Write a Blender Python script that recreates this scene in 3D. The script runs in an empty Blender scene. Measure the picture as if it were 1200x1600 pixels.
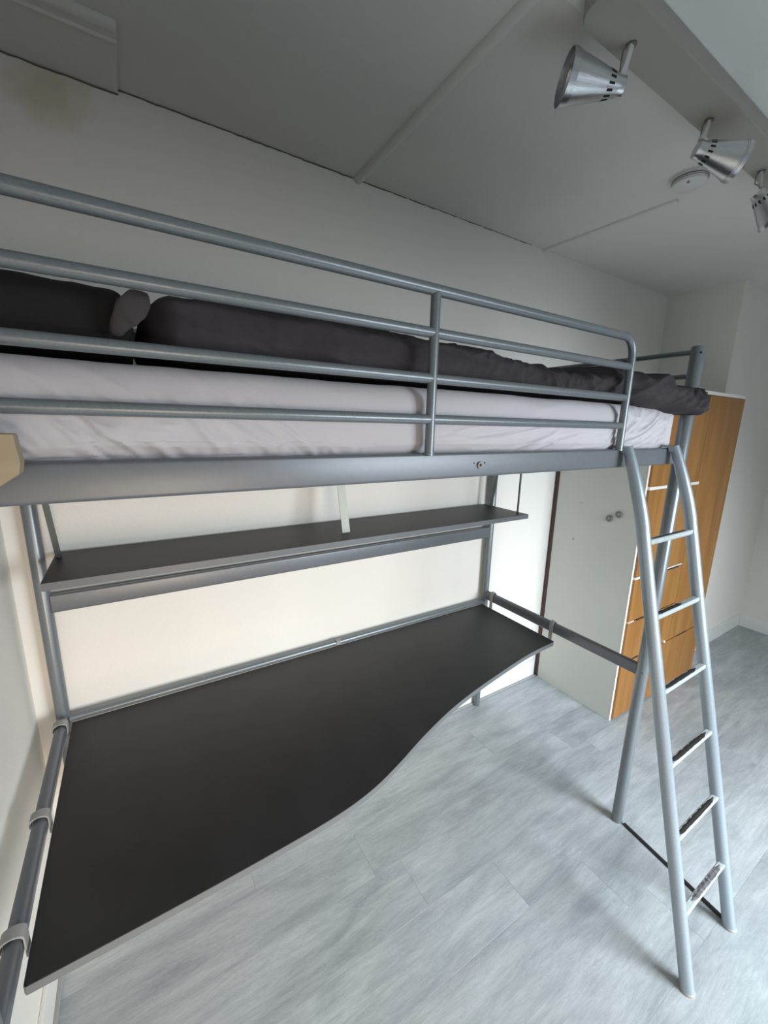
import bpy, bmesh, math, random
from mathutils import Vector, Matrix, Euler, noise
random.seed(7)
C = bpy.context.scene.collection
V = Vector
PI = math.pi

# ------------------------------------------------------------------ camera
sc = bpy.context.scene
cam = bpy.data.cameras.new('camera'); cam_o = bpy.data.objects.new('camera', cam); C.objects.link(cam_o)
yaw, pitch, roll = [math.radians(a) for a in (-31.8963, -12.1214, 1.2544)]
f = V((-math.sin(yaw)*math.cos(pitch), math.cos(yaw)*math.cos(pitch), math.sin(pitch)))
rt = f.cross(V((0, 0, 1))).normalized(); up = rt.cross(f)
r2 = rt*math.cos(roll)+up*math.sin(roll); u2 = -rt*math.sin(roll)+up*math.cos(roll)
M = Matrix((r2, u2, -f)).transposed().to_4x4(); M.translation = V((-.3128, -.7108, 1.7419))
cam_o.matrix_world = M
cam.sensor_fit = 'HORIZONTAL'; cam.sensor_width = 36; cam.lens = 631.59/1200*36
cam.clip_start = .01
sc.camera = cam_o

# ------------------------------------------------------------------ light, sky, exposure
sc.view_settings.view_transform = 'Standard'; sc.view_settings.look = 'None'
sc.view_settings.gamma = 1; sc.view_settings.use_curve_mapping = False
sc.view_settings.exposure = 0.22
w = bpy.data.worlds.new('sky'); sc.world = w; w.use_nodes = True
w.node_tree.nodes['Background'].inputs[0].default_value = (.62, .78, 1, 1)
w.node_tree.nodes['Background'].inputs[1].default_value = .5

def area(name, loc, target, sx, sy, power, col, spread=180):
    l = bpy.data.lights.new(name, 'AREA'); l.shape = 'RECTANGLE'; l.size = sx; l.size_y = sy
    l.energy = power; l.color = col; l.spread = math.radians(spread)
    o = bpy.data.objects.new(name, l); C.objects.link(o); o.location = loc
    o.rotation_euler = (V(target)-V(loc)).to_track_quat('-Z', 'Y').to_euler()
    return o
# daylight arriving through the window behind the camera, coming down from the sky
area('window_daylight', (1.80, -2.62, 1.50), (1.06, .4, -1.0), 1.6, 1.2, 84, (.86, .94, 1), 112)
# warm fill added low behind the camera to brighten the left floor and wall
area('warm_fill_light', (-.12, -2.58, .75), (-.42, .6, .05), .75, 1.0, 11.5, (1, .78, .57), 82)

# ------------------------------------------------------------------ materials
def mat(name, col, rough=.5, metal=0, noise_scale=0, noise_amt=0, bump=0, bump_scale=40, spec=.5, stretch=None):
    m = bpy.data.materials.new(name); m.use_nodes = True
    n, L = m.node_tree.nodes, m.node_tree.links; b = n['Principled BSDF']
    b.inputs['Roughness'].default_value = rough; b.inputs['Metallic'].default_value = metal
    b.inputs['Specular IOR Level'].default_value = spec
    tc = n.new('ShaderNodeTexCoord'); mp = n.new('ShaderNodeMapping'); L.new(tc.outputs['Object'], mp.inputs[0])
    if stretch: mp.inputs['Scale'].default_value = stretch
    if noise_amt:
        t = n.new('ShaderNodeTexNoise'); t.inputs['Scale'].default_value = noise_scale; t.inputs['Detail'].default_value = 6
        L.new(mp.outputs[0], t.inputs['Vector'])
        r = n.new('ShaderNodeValToRGB'); L.new(t.outputs['Fac'], r.inputs[0])
        r.color_ramp.elements[0].position = .3; r.color_ramp.elements[1].position = .7
        r.color_ramp.elements[0].color = [max(0, c*(1-noise_amt)) for c in col]+[1]
        r.color_ramp.elements[1].color = [min(1, c*(1+noise_amt)) for c in col]+[1]
        L.new(r.outputs[0], b.inputs['Base Color'])
    else: b.inputs['Base Color'].default_value = (*col, 1)
    if bump:
        t = n.new('ShaderNodeTexNoise'); t.inputs['Scale'].default_value = bump_scale; t.inputs['Detail'].default_value = 5
        L.new(mp.outputs[0], t.inputs['Vector'])
        bp = n.new('ShaderNodeBump'); bp.inputs['Strength'].default_value = bump; bp.inputs['Distance'].default_value = .002
        L.new(t.outputs['Fac'], bp.inputs['Height']); L.new(bp.outputs[0], b.inputs['Normal'])
    return m
def srgb(r, g, b):
    return tuple(((c/255)/12.92 if c < 10 else ((c/255+.055)/1.055)**2.4) for c in (r, g, b))

WALL = mat('painted_wall', (.80, .775, .725), .75, 0, 1.1, .03, .35, 90, .3)
def add_stain(m, centre, radius, col):
    n, L = m.node_tree.nodes, m.node_tree.links; b = n['Principled BSDF']
    src = b.inputs['Base Color'].links[0].from_socket
    g = n.new('ShaderNodeNewGeometry'); d = n.new('ShaderNodeVectorMath'); d.operation = 'DISTANCE'; d.inputs[1].default_value = centre
    L.new(g.outputs['Position'], d.inputs[0])
    t = n.new('ShaderNodeTexNoise'); t.inputs['Scale'].default_value = 14; L.new(g.outputs['Position'], t.inputs['Vector'])
    a = n.new('ShaderNodeMath'); a.operation = 'MULTIPLY_ADD'; a.inputs[1].default_value = radius*1.2
    L.new(t.outputs['Fac'], a.inputs[0]); L.new(d.outputs['Value'], a.inputs[2])
    mr = n.new('ShaderNodeMapRange'); mr.inputs['From Min'].default_value = radius*.9; mr.inputs['From Max'].default_value = radius*1.7
    mr.inputs['To Min'].default_value = .55; mr.inputs['To Max'].default_value = 0; L.new(a.outputs[0], mr.inputs['Value'])
    mx = n.new('ShaderNodeMix'); mx.data_type = 'RGBA'; L.new(mr.outputs[0], mx.inputs['Factor']); L.new(src, mx.inputs['A']); mx.inputs['B'].default_value = (*col, 1)
    L.new(mx.outputs['Result'], b.inputs['Base Color'])
add_stain(WALL, (-.42, .935, 2.63), .10, (.55, .50, .30))
CEIL = mat('painted_ceiling', (.73, .72, .685), .8, 0, .9, .04, .3, 120, .3)
CEIL2 = mat('painted_ceiling_lit', (.80, .82, .80), .8, 0, .9, .02, .3, 120, .3)  # ceiling paint made lighter to stand in for the light on that part
TRIMW = mat('white_gloss_trim', (.80, .80, .77), .35)
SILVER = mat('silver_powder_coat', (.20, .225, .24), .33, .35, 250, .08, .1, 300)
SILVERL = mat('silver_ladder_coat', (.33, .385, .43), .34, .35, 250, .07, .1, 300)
GREYR = mat('grey_beam_coat', (.155, .168, .185), .38, .3, 60, .04)
CLIP = mat('grey_plastic_clip', (.33, .33, .32), .5)
BLACKTOP = mat('black_laminate', (.022, .021, .022), .46, 0, 7, .22, .25, 500)
EDGE = mat('grey_edge_band', (.14, .15, .16), .4)
RUNGW = mat('pale_rung_coat', (.52, .58, .58), .3, .2, 60, .08)
GRIP = mat('worn_black_grip', (.02, .018, .02), .65, 0, 60, .5)
GRIPG = mat('worn_grey_grip', (.13, .13, .14), .55, 0, 80, .7)
SHEET = mat('lilac_grey_sheet', (.60, .575, .605), .9, 0, 3, .03, .35, 900, .2)
DUVET = mat('charcoal_duvet', (.055, .049, .054), .9, 0, 6, .15, .4, 700, .25)
PILLOW = mat('dark_pillowcase', (.028, .026, .027), .9, 0, 6, .15, .4, 700, .2)
WWHITE = mat('wardrobe_white_side', (.62, .63, .58), .42, 0, 2, .02)
WEDGE = mat('wardrobe_white_edge', (.85, .80, .74), .5)
BROWN = mat('brown_back_strip', (.07, .035, .03), .6)
DARK = mat('dark_gap', (.015, .01, .008), .8)
STEEL = mat('brushed_aluminium_shade', (.62, .63, .64), .28, .95, 30, .05, .2, 60, stretch=(1, 1, 8))
LAMPW = mat('cream_lamp_metal', (.40, .385, .35), .45)
PLASTW = mat('white_plastic', (.72, .72, .70), .45)
METGREY = mat('grey_metal', (.20, .20, .20), .45, .3)
BEIGE = mat('beige_wood_block', (.38, .31, .20), .6, 0, 5, .12, 0, 40, .4, (1, 1, 8))
STRAPW = mat('pale_strap', (.50, .52, .47), .5)
SHELFROD = mat('dark_grey_rod', (.09, .10, .10), .4, .4)

def wood_mat(name, c1, c2, scale=(14, 14, 1.2)):
    m = bpy.data.materials.new(name); m.use_nodes = True
    n, L = m.node_tree.nodes, m.node_tree.links; b = n['Principled BSDF']; b.inputs['Roughness'].default_value = .42
    tc = n.new('ShaderNodeTexCoord'); oi = n.new('ShaderNodeObjectInfo'); ad = n.new('ShaderNodeVectorMath'); ad.operation = 'MULTIPLY_ADD'
    cm = n.new('ShaderNodeCombineXYZ')
    for i in range(3): L.new(oi.outputs['Random'], cm.inputs[i])
    mp = n.new('ShaderNodeMapping'); mp.inputs['Scale'].default_value = scale
    L.new(cm.outputs[0], ad.inputs[0]); ad.inputs[1].default_value = (7, 7, 7); L.new(tc.outputs['Object'], ad.inputs[2]); L.new(ad.outputs[0], mp.inputs[0])
    t = n.new('ShaderNodeTexNoise'); t.inputs['Scale'].default_value = 1; t.inputs['Detail'].default_value = 9; t.inputs['Distortion'].default_value = .6
    L.new(mp.outputs[0], t.inputs['Vector'])
    r = n.new('ShaderNodeValToRGB'); r.color_ramp.elements[0].position = .3; r.color_ramp.elements[1].position = .72
    r.color_ramp.elements[0].color = (*c1, 1); r.color_ramp.elements[1].color = (*c2, 1)
    L.new(t.outputs['Fac'], r.inputs[0]); L.new(r.outputs[0], b.inputs['Base Color'])
    return m
ORANGE = wood_mat('orange_wood_veneer', (.26, .110, .022), (.39, .185, .048))

def plank_mat():
    m = bpy.data.materials.new('grey_washed_laminate'); m.use_nodes = True
    n, L = m.node_tree.nodes, m.node_tree.links; b = n['Principled BSDF']; b.inputs['Roughness'].default_value = .42
    b.inputs['Specular IOR Level'].default_value = .45
    g = n.new('ShaderNodeNewGeometry'); oi = n.new('ShaderNodeObjectInfo')
    cm = n.new('ShaderNodeCombineXYZ')
    for i in range(3): L.new(oi.outputs['Random'], cm.inputs[i])
    ad = n.new('ShaderNodeVectorMath'); ad.operation = 'MULTIPLY_ADD'; ad.inputs[1].default_value = (31, 17, 9)
    L.new(cm.outputs[0], ad.inputs[0]); L.new(g.outputs['Position'], ad.inputs[2])
    def tex(scale, detail, dist, rough=.55):
        mp = n.new('ShaderNodeMapping'); mp.inputs['Scale'].default_value = scale; L.new(ad.outputs[0], mp.inputs[0])
        t = n.new('ShaderNodeTexNoise'); t.inputs['Scale'].default_value = 1; t.inputs['Detail'].default_value = detail
        t.inputs['Distortion'].default_value = dist; t.inputs['Roughness'].default_value = rough
        L.new(mp.outputs[0], t.inputs['Vector']); return t
    t1 = tex((2.2, 9, 1), 7, 1.2); t2 = tex((9, 90, 1), 6, .6, .7); t3 = tex((3.0, 14, 1), 2, 3.0)
    r1 = n.new('ShaderNodeValToRGB'); L.new(t1.outputs['Fac'], r1.inputs[0]); e = r1.color_ramp.elements
    e[0].position = .30; e[1].position = .68; e[0].color = (.30, .33, .35, 1); e[1].color = (.47, .505, .52, 1)
    r2 = n.new('ShaderNodeValToRGB'); L.new(t2.outputs['Fac'], r2.inputs[0]); e = r2.color_ramp.elements
    e[0].position = .32; e[1].position = .66; e[0].color = (.80, .81, .82, 1); e[1].color = (1.08, 1.08, 1.08, 1)
    mu = n.new('ShaderNodeMix'); mu.data_type = 'RGBA'; mu.blend_type = 'MULTIPLY'; mu.inputs['Factor'].default_value = .8
    L.new(r1.outputs[0], mu.inputs['A']); L.new(r2.outputs[0], mu.inputs['B'])
    # contour-like growth rings
    mm = n.new('ShaderNodeMath'); mm.operation = 'MULTIPLY'; mm.inputs[1].default_value = 70; L.new(t3.outputs['Fac'], mm.inputs[0])
    si = n.new('ShaderNodeMath'); si.operation = 'SINE'; L.new(mm.outputs[0], si.inputs[0])
    mr = n.new('ShaderNodeMapRange'); mr.inputs['From Min'].default_value = -1; mr.inputs['To Min'].default_value = .94; mr.inputs['To Max'].default_value = 1.03
    L.new(si.outputs[0], mr.inputs['Value'])
    rr = n.new('ShaderNodeMapRange'); rr.inputs['To Min'].default_value = .92; rr.inputs['To Max'].default_value = 1.06; L.new(oi.outputs['Random'], rr.inputs['Value'])
    m3 = n.new('ShaderNodeMath'); m3.operation = 'MULTIPLY'; L.new(mr.outputs[0], m3.inputs[0]); L.new(rr.outputs[0], m3.inputs[1])
    vs = n.new('ShaderNodeVectorMath'); vs.operation = 'SCALE'; L.new(mu.outputs['Result'], vs.inputs[0]); L.new(m3.outputs[0], vs.inputs['Scale'])
    L.new(vs.outputs[0], b.inputs['Base Color'])
    bp = n.new('ShaderNodeBump'); bp.inputs['Strength'].default_value = .12; bp.inputs['Distance'].default_value = .001
    L.new(t2.outputs['Fac'], bp.inputs['Height']); L.new(bp.outputs[0], b.inputs['Normal'])
    return m
PLANK = plank_mat()

# ------------------------------------------------------------------ geometry helpers
def link(name, me, m, parent=None):
    o = bpy.data.objects.new(name, me); C.objects.link(o)
    if m: me.materials.append(m)
    if parent: o.parent = parent
    return o
def finish(name, bm, m, parent=None, smooth=False, bevel=0, seg=2, wn=False):
    bmesh.ops.recalc_face_normals(bm, faces=bm.faces[:])
    if bevel:
        ed = [e for e in bm.edges if len(e.link_faces) == 2 and e.calc_face_angle(0) > .5]
        bmesh.ops.bevel(bm, geom=ed, offset=bevel, segments=seg, profile=.5, affect='EDGES', clamp_overlap=True)
    me = bpy.data.meshes.new(name); bm.to_mesh(me); bm.free()
    if smooth:
        for p in me.polygons: p.use_smooth = True
        me.set_sharp_from_angle(angle=math.radians(40))
    o = link(name, me, m, parent)
    if bevel: o.modifiers.new('weighted_normal', 'WEIGHTED_NORMAL').keep_sharp = True
    return o
def box(bm, a, b):
    x0, y0, z0 = a; x1, y1, z1 = b
    vs = [bm.verts.new(p) for p in ((x0,y0,z0),(x1,y0,z0),(x1,y1,z0),(x0,y1,z0),(x0,y0,z1),(x1,y0,z1),(x1,y1,z1),(x0,y1,z1))]
    for q in ((0,3,2,1),(4,5,6,7),(0,1,5,4),(1,2,6,5),(2,3,7,6),(3,0,4,7)): bm.faces.new([vs[i] for i in q])
def add_box(name, a, b, m, parent=None, bevel=.002, seg=2):
    bm = bmesh.new(); box(bm, a, b); return finish(name, bm, m, parent, bool(bevel), bevel, seg)
def prism(name, pts, z0, z1, m, parent=None, bevel=0, smooth=False, axis='z'):
    bm = bmesh.new()
    f3 = {'z': lambda p, h: (p[0], p[1], h), 'y': lambda p, h: (p[0], h, p[1]), 'x': lambda p, h: (h, p[0], p[1])}[axis]
    a = [bm.verts.new(f3(p, z0)) for p in pts]; b = [bm.verts.new(f3(p, z1)) for p in pts]; n = len(pts)
    bm.faces.new(a[::-1]); bm.faces.new(b)
    for i in range(n): bm.faces.new((a[i], a[(i+1) % n], b[(i+1) % n], b[i]))
    return finish(name, bm, m, parent, smooth or bool(bevel), bevel)
def sweep(bm, path, prof, caps=True, scale=None):
    """sweep a closed 2D profile along a polyline"""
    path = [V(p) for p in path]; n = len(path); rings = []
    t0 = (path[1]-path[0]).normalized()
    ref = V((0, 0, 1)) if abs(t0.z) < .9 else V((0, 1, 0))
    u = t0.cross(ref).normalized()
    for i, p in enumerate(path):
        t = ((path[min(i+1, n-1)]-p).normalized() + (p-path[max(i-1, 0)]).normalized()).normalized()
        u = (u - t*u.dot(t)).normalized(); v = u.cross(t)
        s = scale[i] if scale else 1
        rings.append([bm.verts.new(p + u*a*s + v*b*s) for a, b in prof])
    k = len(prof)
    for i in range(n-1):
        for j in range(k): bm.faces.new((rings[i][j], rings[i][(j+1) % k], rings[i+1][(j+1) % k], rings[i+1][j]))
    if caps: bm.faces.new(rings[0][::-1]); bm.faces.new(rings[-1])
def circ(r, k=16, ry=None): return [(r*math.cos(2*PI*i/k), (ry or r)*math.sin(2*PI*i/k)) for i in range(k)]
def tube(name, path, r, m, parent=None, k=16, ry=None):
    bm = bmesh.new(); sweep(bm, path, circ(r, k, ry)); return finish(name, bm, m, parent, True)
def rrect(w_, h_, r, k=4):
    out = []
    for cx, cy, a0 in ((w_/2-r, h_/2-r, 0), (-w_/2+r, h_/2-r, 90), (-w_/2+r, -h_/2+r, 180), (w_/2-r, -h_/2+r, 270)):
        for i in range(k+1):
            a = math.radians(a0+90*i/k); out.append((cx+r*math.cos(a), cy+r*math.sin(a)))
    return out
def bar(name, path, w_, h_, r, m, parent=None):
    bm = bmesh.new(); sweep(bm, path, rrect(w_, h_, r)); return finish(name, bm, m, parent, True)
def lathe_bm(prof, k=32, closed=False):
    bm = bmesh.new(); rings = []
    for r, z in prof: rings.append([bm.verts.new((r*math.cos(2*PI*i/k), r*math.sin(2*PI*i/k), z)) for i in range(k)])
    nn = len(rings)
    for a in range(nn if closed else nn-1):
        for j in range(k): bm.faces.new((rings[a][j], rings[a][(j+1) % k], rings[(a+1) % nn][(j+1) % k], rings[(a+1) % nn][j]))
    if not closed:
        if prof[0][0] > 1e-5: bm.faces.new(rings[0][::-1])
        if prof[-1][0] > 1e-5: bm.faces.new(rings[-1])
    return bm
def frame_from(loc, zdir):
    return Matrix.Translation(V(loc)) @ V(zdir).normalized().to_track_quat('Z', 'Y').to_matrix().to_4x4()
def disc(name, loc, zdir, r, h, m, parent=None, k=24, bev=None):
    b = bev if bev is not None else h*.25
    bm = lathe_bm([(r, 0), (r, h-b), (r-b, h)], k); bm.transform(frame_from(loc, zdir)); return finish(name, bm, m, parent, True)
def thing(name, label, cat, loc=(0, 0, 0), group=None):
    o = bpy.data.objects.new(name, None); C.objects.link(o); o.empty_display_size = .05
    o.location = loc; o['label'] = label; o['category'] = cat
    if group: o['group'] = group
    return o
def adopt(root):
    """parts are built in world coordinates: put them under a root that stands at its own base"""
    off = Matrix.Translation(-root.location)
    for c in root.children: c.data.transform(off) if c.data else None
    for c in root.children:
        for g in c.children: g.data.transform(off)
def tag(o, label, cat, group=None):
    o['label'] = label; o['category'] = cat
    if group: o['group'] = group
    return o
def structure(o): o['kind'] = 'structure'; return o

# ------------------------------------------------------------------ room shell
XW, YW, ZC, XA, YBW, XC, YF = -.677, .935, 2.697, 3.10, .49, 4.33, -2.50
structure(add_box('wall_back', (XW-.1, YW, 0), (XA, YW+.1, ZC), WALL, bevel=0))
structure(add_box('wall_left', (XW-.1, YF, 0), (XW, YW, ZC), WALL, bevel=0))
structure(prism('wall_niche', [(XA, YBW), (XC, YBW), (XC, YW+.1), (XA, YW+.1)], 0, ZC, WALL))
structure(add_box('wall_right', (XC, YF, 0), (XC+.1, YW+.1, ZC), WALL, bevel=0))
wx0, wx1, wz0, wz1 = 1.05, 2.55, .83, 2.06       # window opening in the wall behind the camera
bm = bmesh.new()
for a, b in (((XW-.1, YF-.12, 0), (-.52, YF, ZC)), ((-.52, YF-.12, 2.0), (.28, YF, ZC)), ((.28, YF-.12, 0), (wx0, YF, ZC)), ((wx1, YF-.12, 0), (XC+.1, YF, ZC)), ((wx0, YF-.12, 0), (wx1, YF, wz0)), ((wx0, YF-.12, wz1), (wx1, YF, ZC))): box(bm, a, b)  # left gap is an unseen opening added for the warm fill
structure(finish('wall_front', bm, mat('blue_grey_wall_paint', (.45, .45, .45), .8)))
win = thing('window_1', '', ''); del win['label']; del win['category']; structure(win)
for a, b in (((wx0, YF-.08, wz0), (wx0+.05, YF-.03, wz1)), ((wx1-.05, YF-.08, wz0), (wx1, YF-.03, wz1)), ((wx0+.05, YF-.08, wz0), (wx1-.05, YF-.03, wz0+.05)), ((wx0+.05, YF-.08, wz1-.05), (wx1-.05, YF-.03, wz1)), ((1.78, YF-.08, wz0+.05), (1.82, YF-.03, wz1-.05))):
    add_box('window_frame', a, b, TRIMW, win)
structure(prism('ceiling', [(XW-.1, YF-.12), (XC+.1, YF-.12), (XC+.1, YW+.1), (XW-.1, YW+.1)], ZC, ZC+.1, CEIL))
# thin ceiling boards: one beside the light bar with brighter light painted into its colour, an older lower one in the left rear corner
structure(add_box('trim_1', (XW, YF, ZC-.006), (XC, .052, ZC), CEIL2, bevel=.001))
structure(add_box('trim_2', (XW, .705, ZC-.012), (-.25, YW, ZC), CEIL, bevel=.001))
def batten(name, a, b, r=.017, h=.014):
    bm = bmesh.new(); a, b = V(a), V(b); t = (b-a).normalized(); s = t.cross(V((0, 0, 1)))
    pr = [(math.cos(PI*i/10), -math.sin(PI*i/10)) for i in range(11)]
    rings = []
    for p in (a, b): rings.append([bm.verts.new(p + s*r*x + V((0, 0, h*z))) for x, z in pr])
    k = len(pr)
    for j in range(k): bm.faces.new((rings[0][j], rings[0][(j+1) % k], rings[1][(j+1) % k], rings[1][j]))
    bm.faces.new(rings[0][::-1]); bm.faces.new(rings[1])
    return structure(finish(name, bm, CEIL, None, True))
batten('trim_3', (.553, .052, ZC), (.553, YW, ZC), .019, .016)
batten('trim_4', (1.705, YW, ZC), (1.74, .30, ZC), .014, .013)
batten('trim_5', (XW, .70, ZC), (-.25, .70, ZC), .017, .016)
batten('trim_6', (XW, .735, ZC-.012), (-.25, .735, ZC-.012), .006, .006)
# rough hairline of old filler where wall meets ceiling
def seam(name, x0, x1, z, y):
    bm = bmesh.new(); n = int((x1-x0)/.02); pts = []
    for i in range(n+1):
        x = x0+(x1-x0)*i/n; pts.append((x, y+random.uniform(-.0008, .0004), z+random.uniform(-.0018, .0018)))
    sweep(bm, pts, circ(.0022, 5)); return structure(finish(name, bm, mat(name+'_filler', (.14, .13, .11), .9)))
seam('trim_7', -.64, -.25, ZC-.014, YW-.001)
seam('trim_8', -.25, .53, ZC-.002, YW-.001)
seam('trim_9', .575, 1.6, ZC-.0005, YW-.0003)
# baseboards
def base(name, a, b): structure(add_box(name, a, b, TRIMW, bevel=.003))
base('baseboard_back', (XW+.012, YW-.012, 0), (2.0, YW, .125))
base('baseboard_left', (XW, YF, 0), (XW+.012, YW, .125))
base('baseboard_niche', (XA+.012, YBW-.012, 0), (XC, YBW, .115))
base('baseboard_right', (XC-.012, YF, 0), (XC, YBW-.012, .115))
# quarter-round lip where the laminate meets the boards
structure(add_box('trim_10', (XW+.012, YW-.024, 0), (2.0, YW-.012, .010), mat('grey_floor_lip', (.34, .35, .35), .5), bevel=.002))
structure(add_box('trim_11', (XW+.012, YF, 0), (XW+.024, YW-.024, .010), mat('grey_floor_lip2', (.34, .35, .35), .5), bevel=.002))

# floor: screed with individual laminate planks running along x
fl = structure(add_box('floor', (XW-.1, YF-.12, -.1), (XC+.1, YW+.1, -.0085), mat('floor_underlay', (.10, .11, .12), .9), bevel=0))
pw, pl, g = .192, 1.28, .0002
row = 0; y = YW
pm = {}
while y > YF:
    y0 = max(y-pw, YF); x = XW-.02 - random.uniform(.1, 1.1); first = True
    while x < XC:
        x0, x1 = max(x, XW), min(x+pl, XC)
        if x1-x0 > .02:
            key = (round(x1-x0, 3), round(y-y0, 3))
            if key not in pm:
                bm = bmesh.new(); box(bm, (g, g, -.0085), (x1-x0-g, y-y0-g, 0))
                te = [e for e in bm.edges if all(v.co.z > -.001 for v in e.verts)]
                bmesh.ops.bevel(bm, geom=te, offset=.0004, segments=1, affect='EDGES')
                me = bpy.data.meshes.new('plank'); bm.to_mesh(me); bm.free(); me.materials.append(PLANK); pm[key] = me
            o = bpy.data.objects.new('plank', pm[key]); C.objects.link(o); o.parent = fl; o.location = (x0, y0, 0)
        x += pl
    y = y0; row += 1

# ------------------------------------------------------------------ loft bed
XR, XL, YB, ZT = 1.42, -.6005, .9, 2.035
bed = thing('loft_bed', 'silver-grey tubular steel loft bed with guard rails over the black desk', 'bed', (XL, 0, 0))
def post(x, y, r=.0225):
    prof = circ(r, 24); bm = bmesh.new()
    sweep(bm, [(x, y, .0), (x, y, .004), (x, y, ZT-.002), (x, y, ZT)], prof, True, [.97, 1, 1, .95])
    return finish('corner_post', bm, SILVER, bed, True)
pFR = post(XR, 0); pBR = post(XR, YB, .020); pFL = post(XL, 0); pBL = post(XL, YB, .020)
disc('screw_hole', (XR-.0225*.72, -.0225*.72, ZT-.022), (-1, -1, 0), .004, .001, DARK, pFR)
for p, (x, y) in ((pFR, (XR, 0)), (pBR, (XR, YB)), (pFL, (XL, 0)), (pBL, (XL, YB))):
    disc('end_cap', (x, y, ZT), (0, 0, 1), .0195, .002, METGREY, p)
# main side rails
ZR0, ZR1 = 1.6245, 1.683
zc = (ZR0+ZR1)/2
sr = bar('side_rail', [(XL+.02, .012, zc), (XR-.02, .012, zc)], .026, ZR1-ZR0, .006, GREYR, bed)
bar('side_rail', [(XL+.02, YB, zc), (XR-.02, YB, zc)], .026, ZR1-ZR0, .006, GREYR, bed)
disc('bolt', (.397, -.001, 1.653), (0, -1, 0), .0085, .004, METGREY, sr)
disc('bolt_socket', (.397, -.005, 1.653), (0, -1, 0), .0035, .0006, DARK, sr)
disc('screw_hole', (.379, -.001, 1.658), (0, -1, 0), .0018, .0006, DARK, sr)
disc('screw_hole', (.414, -.001, 1.658), (0, -1, 0), .0022, .0006, DARK, sr)
for x in (XL, XR): bar('end_rail', [(x, .02, zc), (x, YB-.02, zc)], .024, ZR1-ZR0, .006, GREYR, bed)
# guard rail on the open side
GZ = [1.7562, 1.8404, 1.9307, 2.0122]; XG, XM, rg = 1.001, .2422, .0112
arc = [(XG-.05+.05*math.sin(a), 0, GZ[3]-.05+.05*math.cos(a)) for a in [PI/2*i/8 for i in range(9)]]
tube('guard_rail', [(XL, 0, GZ[3])]+arc+[(XG, 0, ZR1-.004)], rg, SILVER, bed, 20)
for z in GZ[:3]: tube('guard_rail', [(XL+.02, 0, z), (XG-.006, 0, z)], rg*.93, SILVER, bed, 20)
tube('guard_post', [(XM, -.001, ZR1-.004), (XM, -.001, GZ[3]-.004)], rg*.93, SILVER, bed, 20)
for z in (ZR1+.0005,):
    disc('weld_foot', (XG, .001, z-.002), (0, 0, 1), .014, .003, SILVER, bed); disc('weld_foot', (XM, .001, z-.002), (0, 0, 1), .013, .003, SILVER, bed)
# end guards
for x in (XL, XR):
    for z in (1.936, 2.018): tube('end_guard', [(x, .018, z), (x, YB-.016, z)], .0098, SILVER, bed)
for z in (1.85, 2.018): tube('rear_guard', [(XL+.018, YB, z), (XR-.018, YB, z)], .0098, SILVER, bed)
# beams between the rear posts and the rails at desk height
bar('rear_beam', [(XL+.018, YB-.004, 1.150), (XR-.018, YB-.004, 1.150)], .022, .062, .006, GREYR, bed)
tube('desk_back_rail', [(XL+.018, YB-.006, .722), (XR-.018, YB-.006, .722)], .014, SILVER, bed)
bar('desk_end_rail', [(XR, .02, .760), (XR, YB-.018, .760)], .022, .054, .009, GREYR, bed)
bar('desk_end_rail', [(XL, .02, .722), (XL, YB-.018, .722)], .030, .048, .014, GREYR, bed)
disc('bolt', (XR-.02, -.012, .76), (-1, -.5, 0), .005, .003, METGREY, pFR)
for i in range(14):
    x = XL+.10+i*(XR-XL-.2)/13
    add_box('bed_slat', (x-.03, .026, 1.650), (x+.03, YB-.014, 1.657), mat('slat', (.3, .3, .3), .5) if i == 0 else bpy.data.materials['slat'], bed, .001, 1)
adopt(bed)

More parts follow.
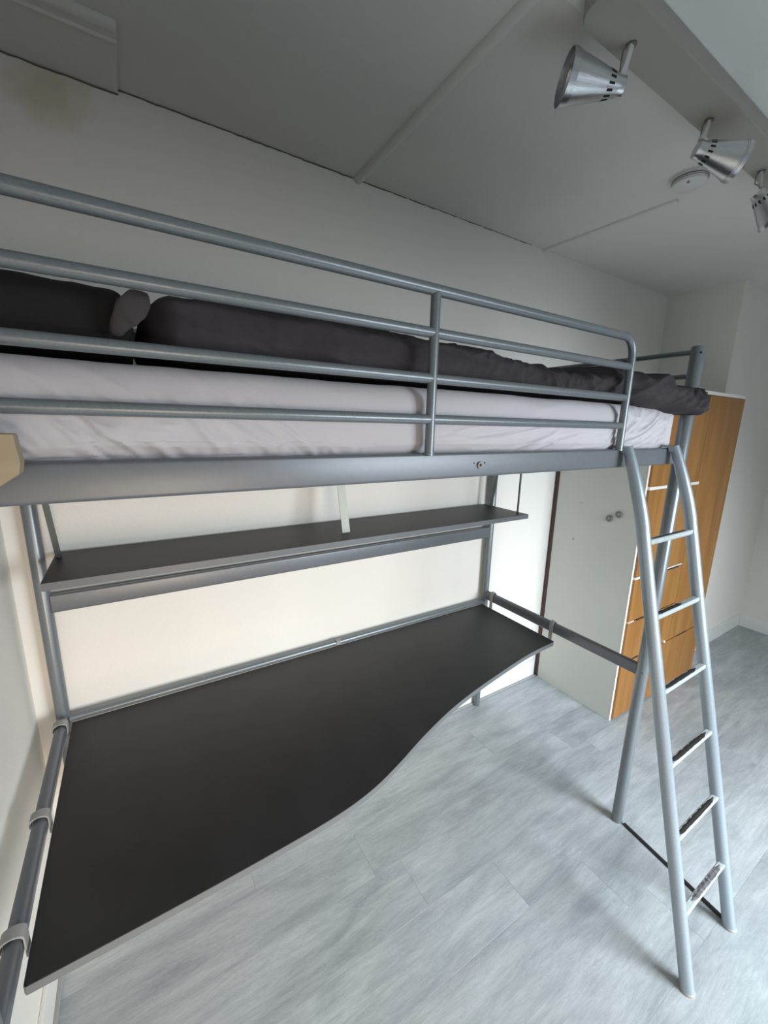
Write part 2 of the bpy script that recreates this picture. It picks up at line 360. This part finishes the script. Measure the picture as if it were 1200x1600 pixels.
# ------------------------------------------------------------------ mattress with fitted sheet
def fbm(x, y, z, o=3):
    s = 0; a = 1
    for i in range(o): s += a*noise.noise(V((x, y, z))); x *= 2.1; y *= 2.1; z *= 2.1; a *= .5
    return s
def ridge(t): return max(0, 1-abs(t))**2
def crease(a, b, s=0.0, sharp=2.4):
    """sharp creases from domain-warped ridged noise; a runs across the folds, b along them"""
    w1 = noise.noise(V((a*.5, b*.8, s+11))); w2 = noise.noise(V((a*.6+5, b*.6, s+3)))
    n1 = 1-abs(noise.noise(V((a+1.1*w1, b+1.4*w2, s))))*2
    n2 = 1-abs(noise.noise(V((a*2.1+1.3*w2, b*1.9+w1, s+7))))*2
    return max(0, n1)**sharp*.7+max(0, n2)**sharp*.35-.25
def mattress():
    X0, X1, Y0, Y1, Z0, Z1 = -.572, 1.394, .016, .872, 1.6572, 1.826
    N, Mv = 420, 150
    # closed cross-section, parameter by arc
    rr = .045
    cs = []
    def seg(p, q, n):
        for i in range(n): cs.append((p[0]+(q[0]-p[0])*i/n, p[1]+(q[1]-p[1])*i/n))
    def arc_(cx, cz, a0, a1, n, r):
        for i in range(n): a = math.radians(a0+(a1-a0)*i/n); cs.append((cx+r*math.cos(a), cz+r*math.sin(a)))
    seg((Y0+.035, Z0), (Y0+.016, Z0+.010), 4)
    seg((Y0+.016, Z0+.010), (Y0+.012, Z0+.026), 5)
    seg((Y0+.012, Z0+.026), (Y0, Z0+.045), 8)
    seg((Y0, Z0+.045), (Y0, Z1-rr), 34)
    arc_(Y0+rr, Z1-rr, 180, 90, 16, rr)
    seg((Y0+rr, Z1), (Y1-rr, Z1), 26)
    arc_(Y1-rr, Z1-rr, 90, 0, 8, rr)
    seg((Y1, Z1-rr), (Y1, Z0), 6)
    seg((Y1, Z0), (Y0+.035, Z0), 10)
    K = len(cs); yc, zc_ = (Y0+Y1)/2, (Z0+Z1)/2
    bm = bmesh.new(); rings = []
    for i in range(N+1):
        t = i/N; x = X0+(X1-X0)*t
        e = min(x-X0, X1-x); R = .026
        k = math.sqrt(max(0, 1-((R-e)/R)**2)) if e < R else 1
        ins = R*(1-k)
        ring = []
        for (yy, zz) in cs:
            py = max(min(yy, Y1-ins), Y0+ins); pz = max(min(zz, Z1-ins*.8), Z0+ins*.15)
            front = max(0, 1-(yy-Y0)/.09)
            zf = (zz-Z0)/(Z1-Z0)
            d = .004*fbm(x*2.5, 3, zz*6)
            # diagonal tension folds, strongest low down
            low = max(0, 1-zf*1.05)
            a1 = max(0, 1-abs(x+.30)/.42)
            u = (x*.80+zz*1.0)
            u += .012*noise.noise(V((x*6, zz*9, 0)))
            d += a1*(.25+low)*.017*crease(u*17, (x-zz)*3.5, 1)
            a2 = max(0, 1-abs(x-1.2)/.30)
            u3 = (x*.55-zz*1.0)+.02*noise.noise(V((x*7, zz*9, 5)))
            d += min(1, a2*1.6)*(.45+low)*.014*crease(u3*20, (x+zz)*4, 5)*min(1, (X1-x)/.05+.1)
            a3 = max(0, 1-abs(x-.62)/.45)
            d += a3*low*.014*crease(zz*26-x*3, x*4, 9)
            # elastic hem ruffles
            if -.28 < x < .10 and .10 < zf < .26:
                d += .0015*math.sin(x*230+3*noise.noise(V((x*20,0,0))))*math.sin((zf-.10)/.16*PI)
            if .26 <= zf < .30 and -.3 < x < .12: d -= .002
            # a pressed line behind each guard tube
            d -= .001*ridge((zz-GZ[0])/.014)
            # hem lifts and dips at the rail
            py2 = py - max(0, d)*front*.3 + max(0, .006-d)*front*.8
            if zf < .3 and front > .3: pz += .004*noise.noise(V((x*5, 1, 7)))*(1 if zf > .05 else 0)
            ring.append(bm.verts.new((x, min(max(py2, Y0-.004) if zf > .18 else max(py2, .0262), Y1), pz + (.003*fbm(x*4, yy*4, 2) if zz > Z1-.02 else 0))))
        rings.append(ring)
    for i in range(N):
        for j in range(K): bm.faces.new((rings[i][j], rings[i][(j+1) % K], rings[i+1][(j+1) % K], rings[i+1][j]))
    bm.faces.new(rings[0][::-1]); bm.faces.new(rings[-1])
    o = finish('mattress', bm, SHEET, None, True)
    for p in o.data.polygons: p.use_smooth = True
    return tag(o, 'thick mattress in a wrinkled lilac-grey fitted sheet on the loft bed', 'mattress')
mattress()

# ------------------------------------------------------------------ duvet and pillow
def lerp_tab(tab, x):
    if x <= tab[0][0]: return tab[0][1]
    for (a, b), (c, d) in zip(tab, tab[1:]):
        if x <= c:
            t = (x-a)/(c-a); t = t*t*(3-2*t); return b+(d-b)*t
    return tab[-1][1]
def duvet():
    N, K = 460, 128
    ZM = 1.833
    yfr = [(-.290, .12), (-.265, .065), (-.22, .045), (.9, .045), (1.02, .040), (1.10, -.010), (1.22, -.038), (1.37, -.052), (1.45, -.055)]
    ybk = [(-.290, .60), (-.2, .80), (1.30, .80), (1.365, .76), (1.385, .30), (1.392, -.027), (1.45, -.027)]
    ztp = [(-.290, 1.935), (-.25, 1.954), (.2, 1.954), (.42, 1.948), (.62, 1.922), (.75, 1.912), (.9, 1.918), (1.05, 1.930), (1.18, 1.925), (1.28, 1.905), (1.38, 1.880), (1.42, 1.862), (1.45, 1.84)]
    zbt = [(-.290, 1.85), (-.22, ZM+.006), (1.02, ZM), (1.08, 1.832), (1.16, 1.812), (1.26, 1.812), (1.32, 1.800), (1.41, 1.800), (1.45, 1.818)]
    bm = bmesh.new(); rings = []
    for i in range(N+1):
        x = -.29+(1.74)*i/N
        y0, y1, zt, zb = [lerp_tab(t, x) for t in (yfr, ybk, ztp, zbt)]
        e = min(i, N-i)/14; e = math.sqrt(max(.02, 1-(1-min(1, e))**2))
        ring = []
        yc, zc_ = (y0+y1)/2, (zt+zb)/2; hy, hz = (y1-y0)/2*(.35+.65*e), (zt-zb)/2*e
        for j in range(K):
            a = 2*PI*j/K; ca, sa = math.cos(a), math.sin(a)
            # flatten: superellipse with fat body
            n_ = .34 if hy > .15 else .8
            yy = yc+hy*math.copysign(abs(ca)**n_, ca); zz = zc_+hz*math.copysign(abs(sa)**.62, sa)
            if hy > .15 and sa < 0 and yy > .09: zz = max(zz, ZM)
            fr = max(0, -ca)
            amp = .006+.012*max(0, min(1, (x-.45)/.5))
            w_ = crease(x*7-zz*9, x*2+zz*8, 4) if x > .45 else crease(zz*16+x*2, x*4, 2)
            w2_ = crease(x*12+zz*10, zz*14-x*3, 8)
            d = amp*(w_*1.5+w2_*.6) + .009*fbm(x*3.2, yy*3.2, zz*5+4)+.003*fbm(x*13, yy*13, zz*16)
            top = max(0, sa)
            py = yy - fr*d; pz = zz + (top*d*.8)
            if x < 1.035: py = max(py, .0185 if zz < 1.99 else py)
            elif x < 1.38: pass
            else: py = min(py, -.0262)
            if hy > .15 and zz < 1.84 and x < 1.03: pz = max(pz, ZM-.001)
            if abs(yy-.0) < .6 and x > 1.03 and py < .03: pz = max(pz, 1.792)
            ring.append(bm.verts.new((x+.004*noise.noise(V((yy*9, zz*9, 2)))*(.4 if x > 1.3 else 1), py, pz)))
        rings.append(ring)
    for i in range(N):
        for j in range(K): bm.faces.new((rings[i][j], rings[i][(j+1) % K], rings[i+1][(j+1) % K], rings[i+1][j]))
    bm.faces.new(rings[0][::-1]); bm.faces.new(rings[-1])
    o = finish('duvet', bm, DUVET, None, True)
    for p in o.data.polygons: p.use_smooth = True
    # soft ear of the cover turned back at the head end
    bm = bmesh.new(); rings = []
    n, k = 48, 40
    for i in range(n+1):
        t = i/n; c = V((-.322+.050*t, .062-.014*math.sin(PI*t), 1.868+.064*t)); r = .0015+.0165*math.sin(PI*t)**.6*(.62+.38*t)
        ring = []
        for j in range(k):
            a = 2*PI*j/k; ring.append(bm.verts.new(c+V((-math.sin(a)*r*1.0, -math.cos(a)*r*.5, math.sin(a)*r*.8+.005*noise.noise(V((math.cos(a), math.sin(a), t*5)))))))
        rings.append(ring)
    for i in range(n):
        for j in range(k): bm.faces.new((rings[i][j], rings[i][(j+1) % k], rings[i+1][(j+1) % k], rings[i+1][j]))
    bm.faces.new(rings[0][::-1]); bm.faces.new(rings[-1])
    e_ = finish('folded_flap', bm, mat('duvet_underside', (.085, .078, .08), .9, 0, 6, .1, .4, 700, .2), o, True)
    return tag(o, 'rumpled charcoal duvet lying along the mattress, its corner hanging over the rail', 'duvet')
duvet()
def pillow():
    bm = bmesh.new(); n, k = 48, 60
    X0, X1, Y0, Y1 = -.575, -.291, .085, .74; zb = 1.830
    top = [[None]*(k+1) for _ in range(n+1)]; bot = [[None]*(k+1) for _ in range(n+1)]
    for i in range(n+1):
        for j in range(k+1):
            u, v = i/n*2-1, j/k*2-1
            h = (max(0, 1-abs(u)**(5 if u < 0 else 14))**.5)*(max(0, 1-abs(v)**7)**.5)
            x = X0+(X1-X0)*i/n; y = Y0+(Y1-Y0)*j/k
            nz = .006*fbm(x*9, y*9, 1)*h
            top[i][j] = bm.verts.new((x, y, zb+.045+.090*h+nz))
            bot[i][j] = top[i][j] if i in (0, n) or j in (0, k) else bm.verts.new((x, y, zb+.045-.040*h))
    for i in range(n):
        for j in range(k):
            bm.faces.new((top[i][j], top[i+1][j], top[i+1][j+1], top[i][j+1]))
            q = (bot[i][j], bot[i][j+1], bot[i+1][j+1], bot[i+1][j])
            if len(set(q)) > 2:
                try: bm.faces.new(q)
                except ValueError: pass
    o = finish('pillow', bm, PILLOW, None, True)
    for p in o.data.polygons: p.use_smooth = True
    return tag(o, 'dark charcoal pillow at the shaded left end of the mattress', 'pillow')
pillow()

# ------------------------------------------------------------------ desk
ZD = .716
def catmull(pts, n=8):
    out = []
    P = [pts[0]]+pts+[pts[-1]]
    for i in range(1, len(P)-2):
        for k in range(n):
            t = k/n; p0, p1, p2, p3 = [V((*q, 0)) for q in P[i-1:i+3]]
            q = .5*((2*p1)+(-p0+p2)*t+(2*p0-5*p1+4*p2-p3)*t*t+(-p0+3*p1-3*p2+p3)*t**3); out.append((q.x, q.y))
    out.append(pts[-1]); return out
desk = thing('desk_top', 'large black desk top with a wavy grey front edge, clipped under the loft bed', 'desk', (.4, .5, ZD-.02))
edge = catmull([(1.368, .384), (1.18, .372), (.984, .343), (.754, .301), (.593, .262), (.435, .210), (.30, .158), (.18, .120), (.05, .100), (-.15, .091), (-.35, .088), (-.571, .088)])
edge = edge + [(-.574, .092)]
poly = edge+[(-.574, .874), (1.374, .874), (1.374, .388)]
prism('board', poly, ZD-.020, ZD, BLACKTOP, desk, .0008)
# grey edge band: thin strip round the outline
def band(name, poly, z0, z1, t, m, parent):
    n = len(poly); bm = bmesh.new(); out = []
    for i in range(n):
        a, b, c = V(poly[i-1]), V(poly[i]), V(poly[(i+1) % n])
        d1 = (b-a); d2 = (c-b)
        d1 = d1.normalized() if d1.length > 1e-6 else d2.normalized(); d2 = d2.normalized() if d2.length > 1e-6 else d1
        nn = (V((d1.y, -d1.x))+V((d2.y, -d2.x))); nn = nn.normalized() if nn.length > 1e-6 else V((d1.y, -d1.x))
        out.append(nn)
    area_ = sum(poly[i-1][0]*poly[i][1]-poly[i][0]*poly[i-1][1] for i in range(n)); s = 1 if area_ > 0 else -1
    R = []
    for i in range(n):
        p = V(poly[i]); q = p+out[i]*t*s; p = p+out[i]*.0002*s
        R.append([bm.verts.new((p.x, p.y, z0)), bm.verts.new((q.x, q.y, z0)), bm.verts.new((q.x, q.y, z1)), bm.verts.new((p.x, p.y, z1))])
    for i in range(n):
        a, b = R[i], R[(i+1) % n]
        for j in range(4): bm.faces.new((a[j], a[(j+1) % 4], b[(j+1) % 4], b[j]))
    return finish(name, bm, m, parent)
band('edge_band', poly, ZD-.0202, ZD-.0006, .0013, EDGE, desk)['label'] = 'thin grey edge band'
def hook(x, y, ztop, side, wdt=.022, z0=ZD-.022, depth=.034):
    """plastic hook over an end rail; side = direction towards the desk along x"""
    r = depth/2; pts = []
    t = .003
    for i in range(13):
        a = PI*i/12; pts.append((x-side*math.cos(a)*(r+t), ztop-.010+math.sin(a)*.013))
    outer = [(x-side*(r+t), ztop-.024)]+pts+[(x+side*(r+t), z0)]
    inner = [(px-(math.copysign(t, px-x)), (pz-t if k not in (0, len(outer)-1) else pz)) for k, (px, pz) in enumerate(outer)]
    bm = bmesh.new(); n = len(outer); A = []
    for (ox, oz), (ix, iz) in zip(outer, inner):
        A.append([bm.verts.new((ox, y-wdt/2, oz)), bm.verts.new((ox, y+wdt/2, oz)), bm.verts.new((ix, y+wdt/2, iz)), bm.verts.new((ix, y-wdt/2, iz))])
    for i in range(n-1):
        for j in range(4): bm.faces.new((A[i][j], A[i][(j+1) % 4], A[i+1][(j+1) % 4], A[i+1][j]))
    bm.faces.new(A[0][::-1]); bm.faces.new(A[-1])
    return finish('clip', bm, CLIP, desk, True)
for y in (.835, .462, .172): hook(XL, y, .752, 1, .026, depth=.034)
for y in (.835, .430): hook(XR, y, .793, -1, .020, depth=.026)
# clip over the rear rail
prism('clip', [(.878, ZD-.018), (.878, .737), (.900, .7385), (.9115, .730), (.9115, .722), (.9095, .722), (.9095, .729), (.899, .7365), (.8805, .735), (.8805, ZD-.018)], .428, .450, CLIP, desk, axis='x')
adopt(desk)

# ------------------------------------------------------------------ wall shelf under the bed
ZS = 1.315
shelf = thing('hanging_shelf', 'long black shelf hanging from straps above the desk', 'shelf', (.4, .76, ZS-.022))
sp = [(-.550, .608), (1.372, .608), (1.372, .912), (-.552, .912)]
prism('board', sp, ZS-.022, ZS, BLACKTOP, shelf, .0008)
band('edge_band', sp, ZS-.0222, ZS-.0006, .0013, EDGE, shelf)['label'] = 'grey edge band'
def strap(name, a, b, w_, t, m, part=shelf):
    a, b = V(a), V(b); bm = bmesh.new(); d = (b-a).normalized(); s = V((1, 0, 0)); n = d.cross(s).normalized()
    vs = []
    for p in (a, b):
        for i, j in ((-1, -1), (1, -1), (1, 1), (-1, 1)): vs.append(bm.verts.new(p+s*i*w_/2+n*j*t/2))
    for q in ((0, 1, 2, 3), (7, 6, 5, 4), (0, 4, 5, 1), (1, 5, 6, 2), (2, 6, 7, 3), (3, 7, 4, 0)): bm.faces.new([vs[i] for i in q])
    return finish(name, bm, m, part)
strap('strap', (.393, .708, ZS), (.393, .795, 1.65), .034, .003, STRAPW)['label'] = 'pale grey centre strap'
add_box('cross_bar', (.375, .05, 1.628), (.411, .86, 1.640), GREYR, shelf, .001)
tube('hanger_rod', [(1.357, .664, ZS-.01), (1.357, .664, 1.645)], .0052, SHELFROD, shelf, 10)
strap('hanger_plate', (1.362, .852, ZS-.01), (1.385, .826, 1.645), .016, .004, SHELFROD)
strap('hanger_plate', (-.538, .846, ZS-.01), (-.560, .830, 1.645), .016, .004, SHELFROD)
tube('hanger_rod', [(-.548, .872, ZS-.012), (-.556, .872, 1.645)], .003, SHELFROD, shelf, 8)
for x in (-.5, 1.33): add_box('bracket', (x-.01, .858, ZS-.035), (x+.01, .886, ZS-.0225), GREYR, shelf, .001)
adopt(shelf)

# ------------------------------------------------------------------ ladder
lad = thing('ladder', 'silver-grey ladder with six rungs leaning on the bed beside the wardrobe', 'ladder', (1.2, -.437, 0))
ly = lambda z: -.437+.241*z
def leg(x, xt):
    pts = [(x, ly(.0), .0)]+[(x, ly(z), z) for z in (.02, .5, 1.0, 1.25, 1.42)]
    n = 12
    y0, z0 = ly(1.42), 1.42
    for i in range(1, n+1):
        t = i/n; z = z0+(1.692-z0)*t; y = y0 + (-.0165-y0)*(t**1.15); pts.append((x+(xt-x)*t**1.4, y, z))
    sc_ = [.97, 1, 1, 1, 1, 1]+[1-.30*(i/n)**3 for i in range(1, n+1)]
    bm = bmesh.new(); sweep(bm, pts, circ(.0198, 24), True, sc_)
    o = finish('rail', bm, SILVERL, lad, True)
    # flattened hook tongue over the side rail
    bm = bmesh.new(); w_ = .015
    prof = [(-.020, 1.672), (-.016, 1.6905), (-.004, 1.694), (.019, 1.694), (.021, 1.692), (.021, 1.687), (-.004, 1.6855), (-.0065, 1.672)]
    a = [bm.verts.new((xt-w_, y, z)) for y, z in prof]; b = [bm.verts.new((xt+w_, y, z)) for y, z in prof]
    bm.faces.new(a[::-1]); bm.faces.new(b)
    for i in range(len(prof)): k = (i+1) % len(prof); bm.faces.new((a[i], a[k], b[k], b[i]))
    finish('hook', bm, SILVERL, o)
    disc('foot_cap', (x, ly(0), 0), (0, 0, 1), .0205, .010, CLIP, o)
    return o
leg(1.036, 1.020); rl = leg(1.362, 1.328)
def ragged(bm, x0, x1, y, z, w_, seedv, tilt):
    rnd = random.Random(seedv); n = 22; A = []
    for i in range(n+1):
        t = i/n; x = x0+(x1-x0)*t; e = min(1, math.sin(PI*min(max(t, .02), .98))*3)
        a, b = w_*e*(1+rnd.uniform(-.12, .08)), w_*e*(1+rnd.uniform(-.5, .08))
        A.append((bm.verts.new((x, y-a*math.cos(tilt), z)), bm.verts.new((x, y, z+.0012)), bm.verts.new((x, y+b*math.cos(tilt), z))))
    for i in range(n):
        for j in range(2): bm.faces.new((A[i][j], A[i+1][j], A[i+1][j+1], A[i][j+1]))
rz = [1.395, 1.161, .927, .696, .466, .229]
strips = [(.08, .9, GRIP, .0045), (.02, .62, GRIP, .0075), (.02, .82, GRIP, .0075), (.03, .92, GRIP, .008), (.02, .96, GRIP, .008), (.20, .96, GRIPG, .009)]
for i, z in enumerate(rz):
    y = ly(z); xa, xb = 1.050, 1.348
    bm = bmesh.new()
    prof = [(-.011, .006), (-.008, .0098), (.008, .0098), (.011, .006), (.0105, -.003), (.006, -.010), (-.006, -.010), (-.0105, -.003)]
    # rung profile in (y, z), flat top
    A = [bm.verts.new((xa, y+a, z+b)) for a, b in prof]; B = [bm.verts.new((xb, y+a, z+b)) for a, b in prof]
    bm.faces.new(A[::-1]); bm.faces.new(B)
    for j in range(8): k = (j+1) % 8; bm.faces.new((A[j], A[k], B[k], B[j]))
    r = finish('rung', bm, RUNGW, lad, True, .0015, 2)
    s0, s1, mt, sw = strips[i]
    bm = bmesh.new(); ragged(bm, xa+.006+(xb-xa-.012)*s0, xa+.006+(xb-xa-.012)*s1, y, z+.0101, sw, i*5+3, 0)
    o = finish('grip_strip', bm, mt, r); o['label'] = 'worn anti-slip strip with torn edge' if mt is GRIP else 'scuffed grey anti-slip strip'
adopt(lad)
# flat black tie bar on the floor between the bed post and the ladder foot
bm = bmesh.new(); a, b = V((1.425, -.030, .004)), V((1.372, -.412, .004)); d = (b-a).normalized(); s = V((-d.y, d.x, 0))*.0065
vs = [bm.verts.new(p+q+V((0, 0, h))) for h in (-.0035, .0035) for p in (a, b) for q in (s, -s)]
for q in ((0, 1, 3, 2), (4, 6, 7, 5), (0, 4, 5, 1), (2, 3, 7, 6), (0, 2, 6, 4), (1, 5, 7, 3)): bm.faces.new([vs[i] for i in q])
tag(finish('tie_bar', bm, mat('black_rubber', (.012, .012, .013), .5), None, False, .0008), 'thin black bar lying on the floor between bed post and ladder foot', 'bar')

# ------------------------------------------------------------------ wardrobe
x0, x1, yf, yb, zt = 2.022, 3.085, .383, .925, 1.955
wd = thing('wardrobe', 'tall white wardrobe with orange wood doors and drawers behind the ladder', 'wardrobe', ((x0+x1)/2, (yf+yb)/2, 0))
sd = add_box('side_panel', (x0, yf, .0), (x0+.018, yb-.022, zt), WWHITE, wd, .001)
add_box('edge_strip', (x0-.0005, yf-.003, 0), (x0+.016, yf, zt), WEDGE, wd, 0)['label'] = 'pale front edge of the white side'
add_box('back_strip', (x0-.002, yb-.022, 0), (x0+.018, yb+.004, zt), BROWN, wd, 0)['label'] = 'dark brown strip along the wall'
add_box('side_panel', (x1-.018, yf, 0), (x1, yb, zt), ORANGE, wd, .001)
add_box('back_panel', (x0+.018, yb-.008, .02), (x1-.018, yb, zt-.001), ORANGE, wd, 0)
add_box('top_panel', (x0-.004, yf-.012, zt), (x1+.006, yb, zt+.020), WEDGE, wd, .001)['label'] = 'pale cream top board'
add_box('divider', (2.598, yf+.004, .02), (2.612, yb-.01, zt-.001), ORANGE, wd, 0)
add_box('bottom_panel', (x0+.018, yf+.004, .001), (x1-.018, yb-.01, .02), ORANGE, wd, 0)
for z in (1.436, .92, .38): add_box('shelf_board', (x0+.018, yf+.003, z-.008), (2.598, yb-.01, z+.008), WEDGE, wd, 0)
yd = yf-.015
def front(name, xa, xb, za, zb): return add_box(name, (xa, yd, za), (xb, yf-.001, zb), ORANGE, wd, .0012)
xl, xm = x0+.0165, 2.605
front('door', xl, xm-.002, 1.447, zt-.003); front('door', xl, xm-.002, .930, 1.428)
front('drawer', xl, xm-.002, .655, .914); front('drawer', xl, xm-.002, .388, .648)
front('door', xm+.001, x1-.001, .388, zt-.003); front('drawer', xl, x1-.001, .012, .381)
# pale lippings and dark finger slots between the fronts
def lip(xa, xb, z, h=.010): add_box('lipping', (xa, yd-.001, z-h/2), (xb, yf-.001, z+h/2), WEDGE, wd, 0)
lip(xl, xm+.02, 1.4375, .017); lip(xl, 2.13, .922, .013); lip(2.28, 2.60, .922, .007); lip(xl, 2.10, .6515, .006)
def slot(xa, xb, z, h=.006): add_box('finger_slot', (xa, yd-.0016, z-h/2), (xb, yd+.004, z+h/2), DARK, wd, 0)
slot(2.42, 2.56, .913, .010); slot(2.13, 2.25, .650, .010); slot(2.15, 2.22, .388, .010); slot(2.72, 2.86, .385, .008)
disc('knob', (2.54, yd, .395), (0, -1, 0), .009, .008, WEDGE, wd)
# two round hooks and small holes on the white side
for yy, zz in ((.549, 1.238), (.498, 1.271)):
    disc('round_hook', (x0, yy, zz), (-1, 0, 0), .019, .010, METGREY, sd, 24, .003)
    disc('hook_centre', (x0-.010, yy, zz+.003), (-1, 0, 0), .006, .004, CLIP, sd, 16)
disc('screw_hole', (x0, .758, 1.061), (-1, 0, 0), .0055, .0008, METGREY, sd)
add_box('scratch', (x0-.0006, .722, 1.298), (x0, .742, 1.3005), METGREY, sd, 0)
adopt(wd)

# ------------------------------------------------------------------ ceiling spotlight bar
lb = thing('spotlight_bar', 'cream ceiling bar carrying three aluminium spotlights', 'ceiling light', (1.25, -.015, ZC-.006))
bx0, bx1, by0, by1, bz = .680, 1.98, -.068, .038, 2.648
yc = (by0+by1)/2; hr = (by1-by0)/2
out = [(bx1, by0), (bx1, by1)]+[(bx0-hr*math.sin(PI*i/14)*.9, yc+hr*math.cos(PI*i/14)) for i in range(15)]
prism('housing', out, bz, ZC-.006, LAMPW, lb, .004)
def shade(name_pts, N_, O_, rn, ro, stem_top):
    N_, O_ = V(N_), V(O_); ax = (O_-N_); L = ax.length; ax.normalize()
    Mx = frame_from(N_, ax)
    t = .0015
    outer = [(rn*.86, -.002), (rn, 0), (rn, L*.10), (rn*1.05, L*.12), (ro*.93, L*.88), (ro*.955, L*.885), (ro*.96, L*.91), (ro*.985, L*.915), (ro, L), ]
    inner = [(r-t if r > t else r, z) for r, z in outer[::-1]]; inner[-1] = (0.0001, .001); inner[-2] = (rn-t, .003)
    bm = lathe_bm([(.0001, -.002)]+outer+inner, 40); bm.transform(Mx)
    o = finish('lamp_shade', bm, STEEL, lb, True)
    # row of dark vent slots round the neck
    for i in range(14):
        a = 2*PI*i/14; z0, z1 = L*.20, L*.30
        rf = lambda z: rn*1.05+(ro*.93-rn*1.05)*((z-L*.12)/(L*.76))+.0006
        bm = bmesh.new(); vs = []
        for z in (z0, z1):
            for s in (-.0024, .0024):
                r = rf(z); vs.append(bm.verts.new((r*math.cos(a)-s*math.sin(a), r*math.sin(a)+s*math.cos(a), z)))
                r2_ = r-.002; vs.append(bm.verts.new((r2_*math.cos(a)-s*math.sin(a), r2_*math.sin(a)+s*math.cos(a), z)))
        for q in ((0, 2, 6, 4), (1, 5, 7, 3), (0, 4, 5, 1), (2, 3, 7, 6), (0, 1, 3, 2), (4, 6, 7, 5)): bm.faces.new([vs[k] for k in q])
        bm.transform(Mx); finish('vent_slot', bm, DARK, o)
    # bulb inside
    bm = lathe_bm([(.0001, L*.2), (rn*.6, L*.22), (rn*.8, L*.5), (ro*.55, L*.80), (ro*.5, L*.87), (.0001, L*.9)], 24); bm.transform(Mx)
    finish('bulb', bm, PLASTW, o, True)
    # arm from the bar to the neck
    T = V(stem_top); B = N_+ax*L*.06
    side = V((0, 0, 1)).cross(ax).normalized()
    bm = bmesh.new(); sweep(bm, [T, T+(B-T)*.5, B+V((0, 0, rn*.9))], rrect(.016, .010, .003)); finish('arm', bm, PLASTW, lb, True)
    disc('swivel', (T.x, T.y, bz-.004), (0, 0, 1), .012, .006, METGREY, lb)
    pts = [T+V((-.006, 0, 0)), T+V((-.024, .004, -.02)), T+V((-.026, .004, -.045)), B+V((-.004, 0, rn))]
    sm = []
    for i in range(len(pts)-1):
        for k in range(5): sm.append(pts[i].lerp(pts[i+1], k/5))
    sm.append(pts[-1]); bm = bmesh.new(); sweep(bm, sm, circ(.0018, 6)); finish('wire', bm, METGREY, lb, True)
SH = [((.788, .000, 2.560), (.664, .074, 2.575), .021, .054, (.797, -.004, 2.648)),
      ((1.188, .000, 2.559), (1.285, -.075, 2.520), .023, .051, (1.236, .000, 2.648)),
      ((1.665, .000, 2.577), (1.720, -.052, 2.488), .024, .054, (1.672, .004, 2.648))]
for n_, o_, a_, b_, s_ in SH: shade(None, n_, o_, a_, b_, s_)
adopt(lb)

# ------------------------------------------------------------------ smoke detector
zc_ = ZC
sm_ = thing('smoke_detector', 'round white smoke detector on the ceiling behind the middle spotlight', 'smoke detector', (1.60, .20, ZC))
bm = lathe_bm([(.060, 0), (.060, .010), (.0575, .012), (.0575, .014), (.059, .015), (.057, .030), (.045, .038), (.0001, .040)], 40); bm.transform(frame_from((1.60, .20, ZC), (0, 0, -1))); finish('housing', bm, PLASTW, sm_, True)
bm = lathe_bm([(.0577, .0118), (.0592, .0124), (.0592, .0142), (.0577, .0148)], 40, True); bm.transform(frame_from((1.60, .20, ZC), (0, 0, -1))); finish('vent_ring', bm, DARK, sm_, True)
bm = lathe_bm([(.0585, .0186), (.0592, .0188), (.0590, .0200), (.0582, .0202)], 40, True); bm.transform(frame_from((1.60, .20, ZC), (0, 0, -1))); finish('vent_ring', bm, DARK, sm_, True)
disc('test_button', (1.56, .185, ZC-.0355), (-.3, -.2, -1), .006, .003, METGREY, sm_)
adopt(sm_)

# ------------------------------------------------------------------ wooden block at the far left
blk = prism('wooden_block', [(XW, 1.722), (-.434, 1.722), (-.431, 1.688), (-.434, 1.673), (-.456, 1.657), (-.52, 1.61), (XW, 1.61)], -.052, -.026, BEIGE, None, .0015, axis='y')
tag(blk, 'beige wooden block at the left edge, in front of the bed rail', 'block')
